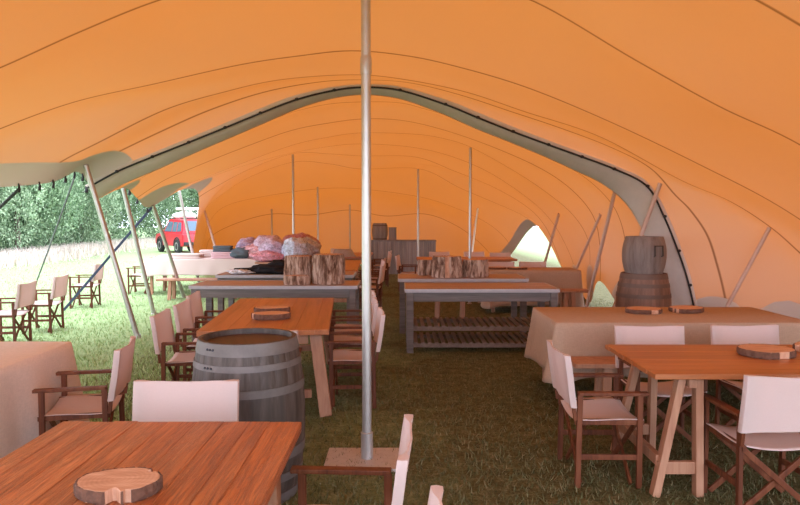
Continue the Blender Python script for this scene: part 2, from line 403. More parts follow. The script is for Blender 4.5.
far = [
    row(9.45, INNER),
    row(10.9, [(124, 188), (160, 168), (201, 149), (236, 134), (268, 121), (297, 111), (330, 104), (365, 102), (400, 103), (428, 110), (468, 122), (500, 135), (532, 148), (562, 163), (588, 180), (607, 198), (618, 215), (625, 240), (628, 280), (629, 319)]),
    row(11.7, [(137, 198), (165, 180), (200, 165), (240, 149), (290, 131), (330, 123), (365, 119), (405, 121), (450, 132), (500, 150), (545, 171), (575, 193), (594, 218), (600, 248), (600, 281)]),
    row(12.7, [(150, 207), (175, 190), (225, 170), (290, 146), (330, 137), (361, 133), (411, 134), (441, 138), (470, 147), (509, 168), (543, 190), (572, 214), (588, 240), (590, 272), (590, 303)]),
    row(14.5, [(183, 189.5), (205, 179), (243, 166), (283, 155), (326, 147), (361, 144), (410, 147), (450, 156), (490, 173), (530, 200), (552, 222), (567, 248), (576, 272), (580, 292)]),
    row(15.8, [(199, 197), (212, 189), (250, 169), (294, 153.5), (330, 154), (361, 156), (415, 157), (454, 171), (495, 188), (527, 207), (545, 226), (556, 250), (562, 268)]),
    row(17.2, [(193, 252), (195, 235), (199, 221), (206, 208), (220, 196), (250, 177), (294, 162), (330, 164), (361, 169), (420, 169), (460, 188), (500, 205), (522, 215), (537, 226)]),
    row(20, [(198, 268), (203, 242), (210, 221), (226, 206), (261, 197), (317, 189), (361, 189), (420, 197), (458, 209), (487, 223), (505, 238), (513, 252)]),
    row(22.5, [(203, 267), (206, 250), (213, 235), (240, 222), (272, 214), (310, 215), (350, 210), (385, 216), (425, 214), (455, 225), (480, 243), (500, 266)]),
    row(23.8, [(210, 265), (240, 264.5), (272, 264.5), (310, 264.5), (350, 264.5), (385, 264.5), (425, 264.5), (455, 264.5), (475, 264.5), (488, 264.5)]),
]
Gn, vn = surface(near, 150, 10)
Gf, vf = surface(far, 130, 8)
pole1_top = P(86.5, 168, 9.2); pole2_top = P(123, 188, 10.95); pole3_top = P(153, 206, 12.7)
anch_n = [P(714, 330, 9.0), P(790, 334, 8.55), P(880, 336, 8.45)]
anch_f = [P(629, 306, 10.9), P(590, 290, 12.7), P(578, 286, 14.5)]
left_dist = lambda G: None
def patch_near(p, u, v):
    a = 1 - (p - P(98, 173, 9.15)).length / .52
    for q in anch_n: a = max(a, 1 - (p - q).length / .47)
    if p.x < 0: a = max(a, 1 - u / (.031 if v > 1.5 else .02))
    return a
def patch_far(p, u, v):
    a = 1 - (p - pole3_top).length / .85
    a = max(a, 1 - (p - pole2_top).length / .3)
    for q in anch_f: a = max(a, 1 - (p - q).length / .5)
    a = max(a, 1 - (p - P(190, 192, 15.0)).length / .6)
    if 5.9 < v < 8 and p.x > 0: a = max(a, 1 - (1 - u) / .026)
    return a
tent = thing('stretch_tent', 'orange stretch fabric marquee roof overhead around the tall main pole', 'tent', (0, 0, 0))
can_n = tent_mesh('canopy', Gn, vn, patch_near, tent)
tent2 = thing('stretch_tent', 'second orange stretch marquee joined on beyond the laced beige arch', 'tent', (0, 0, 0))
can_f = tent_mesh('canopy', Gf, vf, patch_far, tent2, .0)
# beige lacing band between the two tents: a hemmed flap below the lacing line
A = resample(near[0], 150); B = resample(far[0], 150)
b = MB()
ctr = V(-.3, 9.3, 1.0)
up_edge = [p + (p - ctr).normalized() * .055 + V(0, -.05, 0) for p in A]
mid = [a.lerp(c, .5) + V(0, -.02, 0) for a, c in zip(A, B)]
b.rings([up_edge, [p + V(0, -.06, -.005) for p in A], mid, [p + V(0, -.03, 0) for p in B], [p + V(0, .04, .01) for p in B]], False, False, close=False)
b.build('edge_band', M['hem'], tent2, True, ang=180)
lc = MB(); lc.tube([p + (p - ctr).normalized() * -.012 + V(0, -.085, -.01) for p in A], .013, 6)
lc.build('lacing', M['lace'], tent2, True)
for i, (x, y) in enumerate(ARCH[1:-1]):
    if not 0 <= i < 19: continue
    p = P(x, y, 9.2); t_ = MB(); t_.blob(p + V(0, -.10, -.02), (.03, .018, .022), .1, 2, i)
    t_.build('toggle', M['lace'], tent2, True)
# toggles hanging along the open side
for i, v_ in enumerate((.75, 1.15, 1.5, 1.8, 2.05, 2.25, 2.45)):
    p = Gn[int(v_ * 10)][0]; t_ = MB(); t_.tube([p + V(0, -.02, .03), p + V(.01, -.02, -.03), p + V(.0, -.02, -.085)], [.007, .016, .019], 8)
    t_.build('toggle', M['lace'], tent, True)
for i, (x, y) in enumerate([(129, 192), (137, 201), (147, 210), (86, 189)]):
    p = P(x, y, 11.2 + .5 * i if i < 3 else 9.2); t_ = MB(); t_.tube([p + V(0, 0, .04), p + V(.01, 0, -.01), p + V(0, 0, -.05)], [.008, .025, .028], 8)
    t_.build('toggle', M['lace'], tent2, True)
bm_ = [BVHTree.FromPolygons([tuple(v.co) for v in o.data.vertices], [tuple(p.vertices) for p in o.data.polygons]) for o in (can_n, can_f)]
def roof_z(x, y, dflt=3.0):
    zs = [h[0].z for h in (t.ray_cast(V(x, y, .3), V(0, 0, 1)) for t in bm_) if h[0]]
    return min(zs) if zs else dflt
def roof_hit(p, d):
    best = None
    for t in bm_:
        h = t.ray_cast(p, d)
        if h[0] and (best is None or h[3] < best): best = h[3]
    return best

# ------------------------------------------------------------------ poles
def pole(foot, top, r, mat, label, group, shaft_name='shaft'):
    foot, top = Vector(foot), Vector(top)
    d = (top - foot).normalized(); L = roof_hit(foot + d * .5, d)
    if L and abs(L + .5 - (top - foot).length) < 1.0: top = foot + d * (L + .5 - .01)
    t = thing('tent_pole', label, 'pole', foot, 0, group)
    m = MB(); m.tube([V(0, 0, 0), top - foot], r, 12); m.build('shaft', mat, t, True)
    c = MB(); c.lathe([(r * 1.5, 0), (r * 1.5, .012), (r * 1.12, .02), (r * 1.1, .07)], 12); c.build('foot', mat, t, True)
    return t
# main pole
mx, my = PZ(367, 461).x, PZ(367, 461).y
t = thing('tent_pole', 'tall grey steel main pole standing on a flat square base plate', 'pole', (mx, my, 0))
zt = roof_z(mx, my, 4.1) - .02
m = MB(); m.tube([V(0, 0, .0), V(0, 0, zt)], .032, 20); m.build('shaft', M['steel'], t, True)
m = MB(); m.lathe([(.041, 0), (.041, .19), (.041, .2), (.034, .205)], 20); m.build('sleeve', M['steel'], t, True)
m = MB(); m.lathe([(.037, 2.62), (.038, 2.64), (.038, 2.72), (.033, 2.74)], 20); m.build('joint', M['steel'], t, True)
m = MB(); m.box((.0, -.0, .012), (.56, .40, .022)); m.build('base_plate', M['plate'], t, False, .004)
def vpole(px, D, label, r=.028, top=3.0, mat='steel'):
    x = (px - 400) / F * D
    pole((x, D, 0), (x, D, roof_z(x, D, top)), r, M[mat], label, 'inner tent poles')
vpole(470, 12.75, 'thin upright grey pole rising behind the stumps on the bench across the aisle')
vpole(418, 17.2, 'thin upright grey pole in front of the grey board counter')
vpole(293.5, 16, 'thin upright grey pole rising out of the heap of wrapped bundles')
vpole(318, 19.8, 'slender upright pole just behind the wrapped bundles, second from the steel main pole')
vpole(350, 22.2, 'short upright pole at the end wall behind the upturned zinc tub')
vpole(272, 22.2, 'short upright pole at the end wall behind the lilac bundles')
pole(P(470, 266, 19), P(478, 207, 19), .03, M['white'], 'short white pole leaning beside the counter end', 'leaning poles')
G1 = 'leaning wooden poles along the closed side'
pole(P(584, 317, 11.0), P(616, 187, 9.9), .03, M['pole_pink'], 'tallest leaning pale wooden pole, behind the burlap table corner', G1)
pole((3.02, 9.5, 0), P(660, 184, 9.0), .03, M['pole_pink'], 'leaning brown pole behind the tub on the barrel', G1)
pole(P(561, 303.5, 12.9), P(598, 220, 11.5), .026, M['pole_pink'], 'leaning wooden pole at the end of the far burlap table', G1)
pole(P(536, 294, 14.5), P(557.5, 218.5, 13.7), .028, M['pole_pink'], 'leaning wooden pole crossing the bright opening', G1)
pole(P(708, 342, 8.7), P(770, 227, 8.45), .026, M['pole_pink'], 'leaning pale pole against the fabric wall behind the long burlap table', G1)
G2 = 'leaning silver poles along the open side'
pole(P(138, 339, 9.03), P(86, 166, 8.85), .036, M['steel'], 'thick silver pole leaning under the beige corner of the laced arch', G2)
pole(PZ(154, 314), pole2_top, .036, M['steel'], 'silver pole leaning outward, second from the laced arch', G2)
pole(PZ(184, 297.5), pole3_top, .036, M['steel'], 'silver pole leaning under the beige tip, third from the laced arch', G2)
pole(PZ(199.5, 285), P(179, 191, 16.0), .036, M['steel'], 'silver pole leaning across the red car, fourth from the laced arch', G2)
pole(P(226, 283, 17), P(204, 209, 17), .03, M['pole_pink'], 'slim leaning pole inside the orange wall beside the wrapped bundles', G2)
# ropes and straps
def rope(a, b_, r, mat, label, flat=False):
    a, b_ = Vector(a), Vector(b_); m = MB()
    if flat: m.bar(a, b_, .012, .045)
    else: m.tube([a, a.lerp(b_, .5) + V(0, 0, -.02), b_], r, 6)
    o = m.build('guy_strap' if flat else 'guy_rope', mat, None, not flat)
    return tag(o, label, 'strap' if flat else 'rope')
rope(P(153, 206, 12.7), PZ(63, 311), .02, M['strap'], 'dark blue guy strap running from beige tip down past the outdoor chairs', True)
rope(P(19, 189, 8.2), P(-60, 262, 8.6), .02, M['lace'], 'black guy rope below the beige hem, nearest the camera side')
rope(P(75, 176, 9.1), P(27, 307, 11.5), .012, M['rope'], 'thin grey guy rope running down behind the outdoor chairs')
# ------------------------------------------------------------------ director's chairs
def make_chair():
    """front faces local +Y"""
    r = thing('director_chair', '-', 'chair')
    wd = M['chair_wood']
    for s in (-1, 1):
        x = s * .255
        MB().bar((x, .20, 0), (x, .20, .60), .026, .036).build('leg', wd, r, False, .003)
        MB().bar((x, -.20, 0), (x, -.19, .60), .026, .036).build('leg', wd, r, False, .003)
        m = MB(); m.bar((x, -.205, .612), (x, .25, .612), .05, .022); m.build('armrest', wd, r, False, .004)
        MB().bar((x - s * .005, -.2, .20), (x - s * .005, .2, .20), .02, .035).build('side_rail', wd, r, False, .003)
        MB().bar((x - s * .015, -.22, .425), (x - s * .015, .23, .425), .024, .036).build('seat_rail', wd, r, False, .003)
        m = MB(); m.bar((s * .262, -.220, .44), (s * .262, -.280, .845), .022, .024); m.build('back_post', wd, r, False, .003)
        y = .165
        MB().bar((-s * .235, y + s * .012, .02), (s * .235, y + s * .012, .415), .018, .034).build('cross_brace', wd, r, False, .003)
        MB().bar((-s * .235, -y + s * .012, .02), (s * .235, -y + s * .012, .415), .018, .034).build('cross_brace', wd, r, False, .003)
    m = MB()
    top = [[V(x, y, .447 - .035 * (1 - (x / .255) ** 2) + .004 * math.sin(y * 14)) for x in [-.262 + .524 * i / 14 for i in range(15)]] for y in [-.205 + .43 * j / 10 for j in range(11)]]
    m.rings(top, False, False, close=False); o = m.build('seat', M['canvas'], r, True, ang=180)
    s = o.modifiers.new('cloth', 'SOLIDIFY'); s.thickness = .006
    m = MB(); rows = []
    def bp(x, t):
        z = .525 + .335 * t - .012 * (1 - abs(x) / .26) * (1 if t > .5 else -.6)
        y = -.215 - .06 * (z - .44) / .405
        return V(x, y - .028 * (1 - (x / .262) ** 2) + .002 * math.sin(x * 40 + t * 5), z)
    n = 16
    for j in range(9):
        t = j / 8; ring = [bp(-.262 + .524 * i / n, t) + V(0, .012 if i < 2 or i > n - 2 else .004, 0) for i in range(n + 1)]
        z = ring[0].z; p = bp(.262, t)
        ring += [p + V(.021, .014, 0), p + V(.027, -.004, 0), p + V(.019, -.026, 0), p + V(-.016, -.028, 0)]
        ring += [bp(.262 - .524 * i / n, t) + V(0, -.004, 0) for i in range(2, n - 1)]
        p = bp(-.262, t)
        ring += [p + V(.016, -.028, 0), p + V(-.019, -.026, 0), p + V(-.027, -.004, 0), p + V(-.021, .014, 0)]
        rows.append(ring)
    m.rings(rows, True, True); m.build('backrest', M['canvas'], r, True, ang=50)
    return r
chair = make_chair()
for ch in chair.children:                              # overall size of this folding model
    for v in ch.data.vertices: v.co = (v.co.x * .935, v.co.y * .94, v.co.z * .96)
def rot_to(dx, dy): return math.atan2(-dx, dy)         # local +Y -> (dx, dy)
FL, FR, FC, FA = rot_to(-1, 0), rot_to(1, 0), rot_to(0, -1), 0.0   # facing left, right, camera, away
def put(x, y, rz, label, grp, dr=0):
    if 2.2 < y < 8: x, y = x * 1.03, y * 1.03
    o = place(chair, (x, y, 0), rz + math.radians(dr), label, grp)
    o['category'] = 'chair'; return o
ga, gb, gc, gd, ge = 'chairs at the near rustic table', 'chairs around the middle table', 'chairs at the trestle table', 'chairs outdoors on the lawn', 'chairs at the far tables'
put(-1.06, 2.95, FC, 'cream director chair between the near rustic table and the wine barrel', ga, 1)
put(-.235, 2.40, FL, 'cream director chair tucked against the near rustic table edge, beside the base plate', ga, -3)
put(-.165, 1.73, FL, 'cream director chair, closest of all, only its backrest tip showing', ga, -3)
put(-2.04, 4.15, FL, 'cream director chair facing the pale burlap table', ga, 12)
put(-1.02, 4.93, FA, 'cream director chair hidden behind the wine barrel, only its backrest top showing', gb, 4)
put(-1.82, 5.62, FR, 'first cream director chair on the lawn side of the middle table, nearest the barrel', gb, 5)
put(-1.87, 6.32, FR, 'second cream director chair on the lawn side of the middle table', gb, 4)
put(-2.0, 7.08, FR, 'third cream director chair on the lawn side of the middle table, nearest the benches', gb, 5)
put(-.42, 5.68, FL, 'cream director chair just behind the main pole, at the middle table', gb, 5)
put(-.50, 6.42, FL, 'cream director chair behind the main pole, second along the middle table', gb, 4)
put(-.55, 7.12, FL, 'cream director chair on the aisle side of the middle table, nearest the stump bench', gb, 4)
put(1.25, 4.05, FR, 'cream director chair at the end of the trestle table, facing it side-on', gc, -1)
put(1.885, 4.64, FC, 'cream director chair behind the trestle table, its corner end', gc, -1)
put(2.63, 4.66, FC, 'cream director chair behind the trestle table, second from its corner end', gc, 2)
put(2.03, 3.58, FA, 'cream director chair on the near side of the trestle table, seen from behind', gc, 2)
put(-5.2, 8.55, FL, 'outdoor cream director chair closest to the canopy hem, with crossed legs', gd, 8)
put(-5.30, 9.6, FL, 'outdoor cream director chair, second from the pale burlap table', gd, 8)
put(-5.98, 12.3, FL, 'outdoor cream director chair crossed by the blue guy strap', gd, 8)
put(-5.85, 14.6, FL, 'outdoor cream director chair farthest out, behind the second silver pole', gd, 6)
for i, (y, w) in enumerate(((11.9, 'nearest the stump benches'), (12.9, 'second from the stump benches'), (13.9, 'third from the stump benches'), (16.2, 'fourth from the stump benches'), (17.4, 'nearest the grey counter'))):
    put(-.57 + (.12 if i > 2 else 0) - .02 * i, y, FL, 'cream director chair along the grassy aisle beside the brown table, ' + w, ge, 6 * ((i % 2) * 2 - 1))
put(.2, 15.1, FR, 'cream director chair across the aisle in front of the grey counter', ge, -8)
put(1.0, 14.2, FC, 'cream director chair behind the stumps, its backrest above the taller pair', ge, 3)
put(1.02, 16.6, FC, 'cream director chair facing out behind the brown table, left of the thin pole', ge, 0)
put(1.95, 16.7, FC, 'cream director chair facing out behind the brown table, past the thin pole', ge, 4)
put(2.0, 12.55, FC, 'cream director chair behind the far burlap table, at its middle', ge, 2)
put(2.62, 12.6, FC, 'cream director chair behind the far burlap table, against the bright opening', ge, -2)
put(2.55, 16.2, FC, 'cream director chair at the brown table, beside the bright opening', ge, 2)

# ------------------------------------------------------------------ tables
def plank_top(m, lx, ly, z, th, n, along='Y', seed=0):
    rnd = random.Random(seed); T = lx if along == 'Y' else ly
    ws = [rnd.uniform(.75, 1.3) for _ in range(n)]; ws = [q * T / sum(ws) for q in ws]; acc = -T / 2
    for w in ws:
        c = acc + w / 2; acc += w; e = rnd.uniform(-.006, .006); dz = rnd.uniform(-.0012, .0012)
        if along == 'Y': m.box((c, e, z - th / 2 + dz), (w - .0004, ly, th))
        else: m.box((e, c, z - th / 2 + dz), (lx, w - .0004, th))
def wood_table(label, x, y, rz, lx, ly, z, mat, n, splay=.0, legx=None, legw=.09, group=None):
    t = thing('wooden_table', label, 'table', (x, y, 0), rz, group)
    m = MB(); plank_top(m, lx, ly, z, .045, n, 'Y', int(abs(x * 100))); m.build('tabletop', mat, t, False, .003)
    ax, ay = lx / 2 - .12, ly / 2 - .18
    for sx in (-1, 1):
        for sy in (-1, 1):
            MB().bar((sx * ax, sy * ay, z - .046), (sx * (ax + splay), sy * (ay + splay), 0), .10, legw).build('leg', M['leg_wood'], t, False, .006)
    for sx in (-1, 1): MB().box((sx * ax, 0, z - .10), (.035, 2 * ay - .12, .10)).build('apron', M['leg_wood'], t, False, .004)
    for sy in (-1, 1):
        MB().box((0, sy * ay, z - .10), (2 * ax - .12, .035, .10)).build('apron', M['leg_wood'], t, False, .004)
        MB().box((0, sy * (ay + splay * .75), .19), (2 * ax - .06, .04, .07)).build('stretcher', M['leg_wood'], t, False, .004)
    return t
wood_table('rustic reddish plank table with raised grain, holding a cracked log slice', -.975, 1.82, 0, 1.07, 2.1, .75, M['table'], 9)
wood_table('orange-brown wooden table behind the wine barrel with two overlapping log slices', -1.21, 6.37, math.atan2(.195, 2.35), 1.07, 2.2, .75, M['table2'], 8, .09)
wood_table('brown wooden table along the aisle just beyond the benches of stumps', -1.32, 13.1, math.radians(2), 1.0, 3.0, .75, M['table2'], 8, .03)
wood_table('brown wooden table holding the upturned zinc tub, near the end wall', -1.25, 17.0, 0, 1.0, 2.2, .75, M['table2'], 8, .03)
wood_table('brown wooden table beyond the stumps, flanked by cream chairs', 1.55, 15.4, PI / 2, 1.0, 2.3, .75, M['table2'], 8, .03)
# trestle table
t = thing('trestle_table', 'orange plank trestle table on splayed sawhorse legs, with log slices', 'table', (2.60, 4.185, 0), PI / 2)
m = MB(); plank_top(m, .91, 2.24, .755, .032, 7, 'Y', 5); m.build('tabletop', M['table2'], t, False, .004)
for e in (-1, 1):                                      # local Y runs to -X of the scene
    yb = e * .87
    MB().bar((-.40, yb, .69), (.40, yb, .69), .05, .06).build('trestle_beam', M['leg_wood'], t, False, .004)
    for sx in (-1, 1):
        for sy in (-1, 1):
            MB().bar((sx * .34, yb + sy * .05, .715), (sx * .365, yb + (.205 if sy > 0 else -.055), 0), .066, .046, up=(0, 1, 0)).build('leg', M['leg_wood'], t, False, .004)
        MB().box((sx * .358, yb + .075, .17), (.034, .23, .075)).build('cross_rail', M['leg_wood'], t, False, .004)
    MB().bar((-.35, yb + .175, .21), (.35, yb + .175, .21), .04, .065).build('side_rail', M['leg_wood'], t, False, .004)
# slatted work benches
def work_bench(label, x0, x1, y0, y1, z=.80, mat='bench_top', shelves=()):
    lx, ly = x1 - x0, y1 - y0
    t = thing('work_bench', label, 'bench table', ((x0 + x1) / 2, (y0 + y1) / 2, 0), 0, 'grey work benches')
    m = MB(); plank_top(m, lx - .03, ly - .03, z, .03, 5, 'X', 3); m.build('tabletop', M[mat], t, False, .002)
    m = MB()
    for sy in (-1, 1): m.box((0, sy * (ly / 2 - .006), z - .02), (lx, .018, .045))
    for sx in (-1, 1): m.box((sx * (lx / 2 - .006), 0, z - .02), (.018, ly - .03, .045))
    m.build('edging_frame', M['bench_edge'], t, False, .002)
    for sy in (-1, 1): MB().box((0, sy * (ly / 2 - .06), z - .10), (lx - .12, .03, .12)).build('apron', M['bench_grey'], t, False, .003)
    for sx in (-1, 1):
        MB().box((sx * (lx / 2 - .06), 0, z - .10), (.03, ly - .18, .12)).build('apron', M['bench_grey'], t, False, .003)
        for sy in (-1, 1): MB().box((sx * (lx / 2 - .065), sy * (ly / 2 - .065), (z - .04) / 2), (.085, .085, z - .04)).build('leg', M['bench_grey'], t, False, .004)
    for h in shelves:
        m = MB(); n = int((lx - .2) / .085)
        for i in range(n):
            m.box((-lx / 2 + .14 + (lx - .28) * i / (n - 1), 0, h), (.046, ly - .12, .02))
        m.build('shelf_slats', M['slat'], t, False, .002)
        for sy in (-1, 1): MB().box((0, sy * (ly / 2 - .1), h - .035), (lx - .1, .03, .05)).build('shelf_rail', M['slat'], t, False, .003)
    return t
work_bench('grey work bench with two slatted shelves beneath and a bare brown top', .06, 1.97, 7.96, 8.80, shelves=(.12, .33))
hb = work_bench('grey work bench carrying a row of dark stumps, behind the slatted one', -.03, 1.86, 9.35, 10.25)
for x in (-.345, .03): MB().bar((x, -.12, .765), (x - .02, -.16, 0), .075, .075).build('leg', M['leg_wood'], hb, False, .01)
work_bench('grey bench with two bark stumps, behind the middle table', -2.73, -.55, 8.36, 9.12)
work_bench('grey bench strewn with a black jacket, behind the stump bench', -2.85, -.72, 10.0, 10.75)

# ------------------------------------------------------------------ cloths
def cloth(name, label, cx, cy, lx, ly, z, drop, mat, seed=0, flare=.045, rz=0, wave=.055):
    rnd = random.Random(seed); m = MB(); pts = []; R = .03; hx, hy = lx / 2, ly / 2
    step = .035
    def seg(a, b_):
        n = max(2, int((Vector(b_) - Vector(a)).length / step)); return [Vector(a).lerp(Vector(b_), i / n) for i in range(n)]
    per = [];
    cs = [(-hx, -hy), (hx, -hy), (hx, hy), (-hx, hy)]
    for i in range(4):
        a, b_ = V(*cs[i], 0), V(*cs[(i + 1) % 4], 0); d = (b_ - a).normalized(); nn = V(d.y, -d.x, 0)
        for p in seg(a + d * R, b_ - d * R): per.append((p, nn, min((p - a).length, (p - b_).length)))
        c = b_ - d * R + V(-nn.x, -nn.y, 0) * R; d2 = V(-d.y, d.x, 0)
        for k in range(6):
            an = (k + .0) / 6 * PI / 2; v = nn * math.cos(an) + d * math.sin(an)
            per.append((c + v * R, v, 0))
    n = len(per); ph = rnd.uniform(0, 6)
    rings = [[p - nn * .004 for p, nn, c in per]]
    rings = [[V(p.x, p.y, z) for p in rings[0]], [V((p + nn * .004).x, (p + nn * .004).y, z - .004) for p, nn, c in per]]
    for j in range(1, 13):
        tt = j / 12; ring = []
        for k, (p, nn, c) in enumerate(per):
            s = k * step
            wv = math.sin(s * 9 + ph) * .5 + math.sin(s * 17.3 + ph * 2) * .3 + noise.noise(V(s * 3, seed, 0)) * .7
            corner = math.exp(-(c / .16) ** 2)
            out = .008 + flare * tt + wave * tt * wv + .045 * corner * tt ** 1.3
            dz = drop * tt * (1 - .02 * wv) + .05 * corner * tt
            q = p + nn * out; ring.append(V(q.x, q.y, max(z - dz, .012)))
        rings.append(ring)
    m.rings(rings, True, False)
    o = m.build(name, mat, None, True, ang=60); o.location = (cx, cy, 0); o.rotation_euler = (0, 0, rz)
    s = o.modifiers.new('cloth', 'SOLIDIFY'); s.thickness = .004; s.offset = -1
    return tag(o, label, 'tablecloth')
def under_table(label, cx, cy, lx, ly, z):
    t = thing('folding_table', label, 'table', (cx, cy, 0))
    MB().box((0, 0, z - .018), (lx, ly, .034)).build('tabletop', M['leg_wood'], t, False, .003)
    for sx in (-1, 1):
        for sy in (-1, 1): MB().box((sx * (lx / 2 - .1), sy * (ly / 2 - .1), (z - .035) / 2), (.06, .06, z - .035)).build('leg', M['leg_wood'], t, False, .004)
def clothed(label_t, label_c, x0, x1, y0, y1, z, drop, mat, seed, **k):
    under_table(label_t, (x0 + x1) / 2, (y0 + y1) / 2, x1 - x0 - .03, y1 - y0 - .03, z - .006)
    return cloth('tablecloth', label_c, (x0 + x1) / 2, (y0 + y1) / 2, x1 - x0, y1 - y0, z, drop, M[mat], seed, **k)
clothed('table hidden beneath the long brown burlap cloth', 'long brown burlap tablecloth behind the trestle table, two log slices on it', 1.37, 3.62, 5.64, 6.66, .755, .47, 'burlap', 1)
clothed('table hidden beneath the bare pale burlap cloth', 'pale burlap tablecloth beside the lone director chair facing it', -3.5, -2.42, 2.35, 4.76, .755, .72, 'burlap_pale', 2, flare=.08)
clothed('table hidden beneath the far burlap cloth', 'brown burlap tablecloth beyond the bare slatted bench, near the bright opening', 1.55, 3.2, 11.45, 12.2, .76, .62, 'burlap', 3)
clothed('table hidden beneath the white cloth near the car', 'whitish tablecloth piled with folded fabrics near the red car', -5.6, -3.0, 14.2, 15.2, .80, .36, 'linen', 4, flare=.02, wave=.02)
clothed('table hidden beneath the short white cloth', 'second whitish tablecloth reaching behind the first, toward the orange wall', -5.8, -3.7, 15.6, 16.4, .80, .4, 'linen', 5, flare=.02, wave=.02)
def seat_bench(label, x0, x1, y0, y1, z):
    t = thing('plank_bench', label, 'bench', ((x0 + x1) / 2, (y0 + y1) / 2, 0), 0, 'low plank benches')
    lx, ly = x1 - x0, y1 - y0
    MB().box((0, 0, z - .02), (lx, ly, .04)).build('seat_plank', M['leg_wood'], t, False, .005)
    for sx in (-1, 1):
        for sy in (-1, 1): MB().bar((sx * (lx / 2 - .28), sy * (ly / 2 - .06), z - .04), (sx * (lx / 2 - .26), sy * (ly / 2 - .03), 0), .07, .045).build('leg', M['leg_wood'], t, False, .004)
seat_bench('low plank bench in front of the long brown burlap cloth', 1.43, 3.4, 5.24, 5.54, .48)
seat_bench('low plank bench in front of the far burlap tablecloth', 2.55, 3.22, 10.95, 11.25, .46)
seat_bench('low plank bench under the edge of the white tablecloth', -5.0, -3.2, 13.25, 13.6, .44)

# ------------------------------------------------------------------ barrels
def barrel_shape(h, rh, rb, staves, inner=True):
    m = MB(); n = staves * 4; rings = []
    def rad(z): return rb - (rb - rh) * ((z - h / 2) / (h / 2)) ** 2
    zs = [0, .02] + [h * i / 18 for i in range(1, 18)] + [h - .012, h]
    for z in zs:
        rings.append([V((rad(z) - (.006 if k % 4 == 0 else 0)) * math.cos(2 * PI * k / n), (rad(z) - (.006 if k % 4 == 0 else 0)) * math.sin(2 * PI * k / n), z) for k in range(n)])
    for z, dr in ((h, .022), (h - .05, .030)):
        rings.append([V((rad(h) - dr) * math.cos(2 * PI * k / n), (rad(h) - dr) * math.sin(2 * PI * k / n), z) for k in range(n)])
    m.rings(rings, True, True); return m, rad
def barrel(label, x, y, h, rh, rb, mat, hoopmat, bands, z=0, rivets=True):
    t = thing('wine_barrel', label, 'barrel', (x, y, z), .3)
    m, rad = barrel_shape(h, rh, rb, 22); m.build('staves', mat, t, True, ang=25)
    m = MB(); m.lathe([(rh - .034, h - .052), (rh - .034, h - .030)], 40); m.build('barrel_head', M['barrel_head'], t)
    for k, (a, b_) in enumerate(bands):
        m = MB(); m.lathe([(rad(a) - .001, a), (rad(a) + .005, a), (rad((a + b_) / 2) + .005, (a + b_) / 2), (rad(b_) + .005, b_), (rad(b_) - .001, b_)], 64, cap0=False, cap1=False)
        o = m.build('hoop', hoopmat, t, True, ang=30)
        if rivets and a > h / 2:
            for i in range(3):
                an = -PI / 2 - .3 - .62 + i * .075; zz = (a + b_) / 2; rr = rad(zz) + .006
                q = MB(); q.blob((rr * math.cos(an), rr * math.sin(an), zz), (.008, .008, .008), 0, 1); q.build('rivet', M['rivet'], o, True)
    return t
H = .955
barrel('large weathered grey wine barrel standing between the two wooden tables', -.915, 3.88, H, .285, .338, M['barrel'], M['hoop'], [(.004, .07), (.14, .19), (.27, .33), (.655, .70), (.80, .835), (.885, .953)])
barrel('dark brown wine barrel with a smaller tub on its lid, behind the burlap table', 3.29, 8.75, .94, .29, .355, M['barrel_brown'], M['hoop_dark'], [(.004, .06), (.15, .20), (.29, .34), (.62, .67), (.76, .81), (.87, .938)], rivets=False)
# tub on it
t = thing('wooden_tub', 'grey bulging wooden tub with a square iron handle, on the brown barrel', 'tub', (3.29, 8.75, .94 - .0), .5)
m, rad = barrel_shape(.49, .24, .285, 14); m.build('staves', M['tub'], t, True, ang=25)
m = MB(); m.lathe([(.205, .43), (.205, .45)], 30); m.build('tub_head', M['tub'], t)
an = -PI / 2 - .5 + .30; rr = .292
def on(a, z, r=rr): return (r * math.cos(a), r * math.sin(a), z)
m = MB(); m.tube([on(an - .2, .23, .27), on(an - .2, .24, .305), on(an - .2, .37, .30), on(an + .2, .37, .30), on(an + .2, .24, .305), on(an + .2, .23, .27)], .011, 6); m.build('handle', M['iron'], t, True)
# counter with keg and box
t = thing('board_counter', 'grey vertical-board bar counter at the end of the grassy aisle', 'counter', (.09, 20.1, 0))
m = MB()
for i in range(16): m.box((-.94 + 1.88 * i / 15, -.3, .5), (.122, .022, 1.0))
m.build('front_boards', M['panel'], t, False, .003)
MB().box((0, 0, 1.015), (2.04, .66, .035)).build('countertop', M['panel'], t, False, .004)
for sx in (-1, 1): MB().box((sx * .985, .01, .5), (.03, .58, 1.0)).build('side_board', M['panel'], t, False, .003)
t = thing('wooden_keg', 'small grey wooden keg standing on the board counter', 'keg', (-.62, 20.08, 1.033), 0)
m, rad = barrel_shape(.52, .205, .25, 12); m.build('staves', M['tub'], t, True, ang=25)
for a, b_ in ((.02, .06), (.43, .47)):
    MB().lathe([(rad(a) - .001, a), (rad(a) + .005, a), (rad(b_) + .005, b_), (rad(b_) - .001, b_)], 40, cap0=False, cap1=False).build('hoop', M['hoop_dark'], t, True, ang=30)
t = thing('wooden_box', 'small upright wooden box beside the keg on the counter', 'box', (-.23, 20.1, 1.033), 0)
MB().box((0, 0, .19), (.24, .2, .37)).build('body', M['tub'], t, False, .004)
MB().box((0, 0, .383), (.26, .22, .016)).build('lid', M['tub'], t, False, .003)

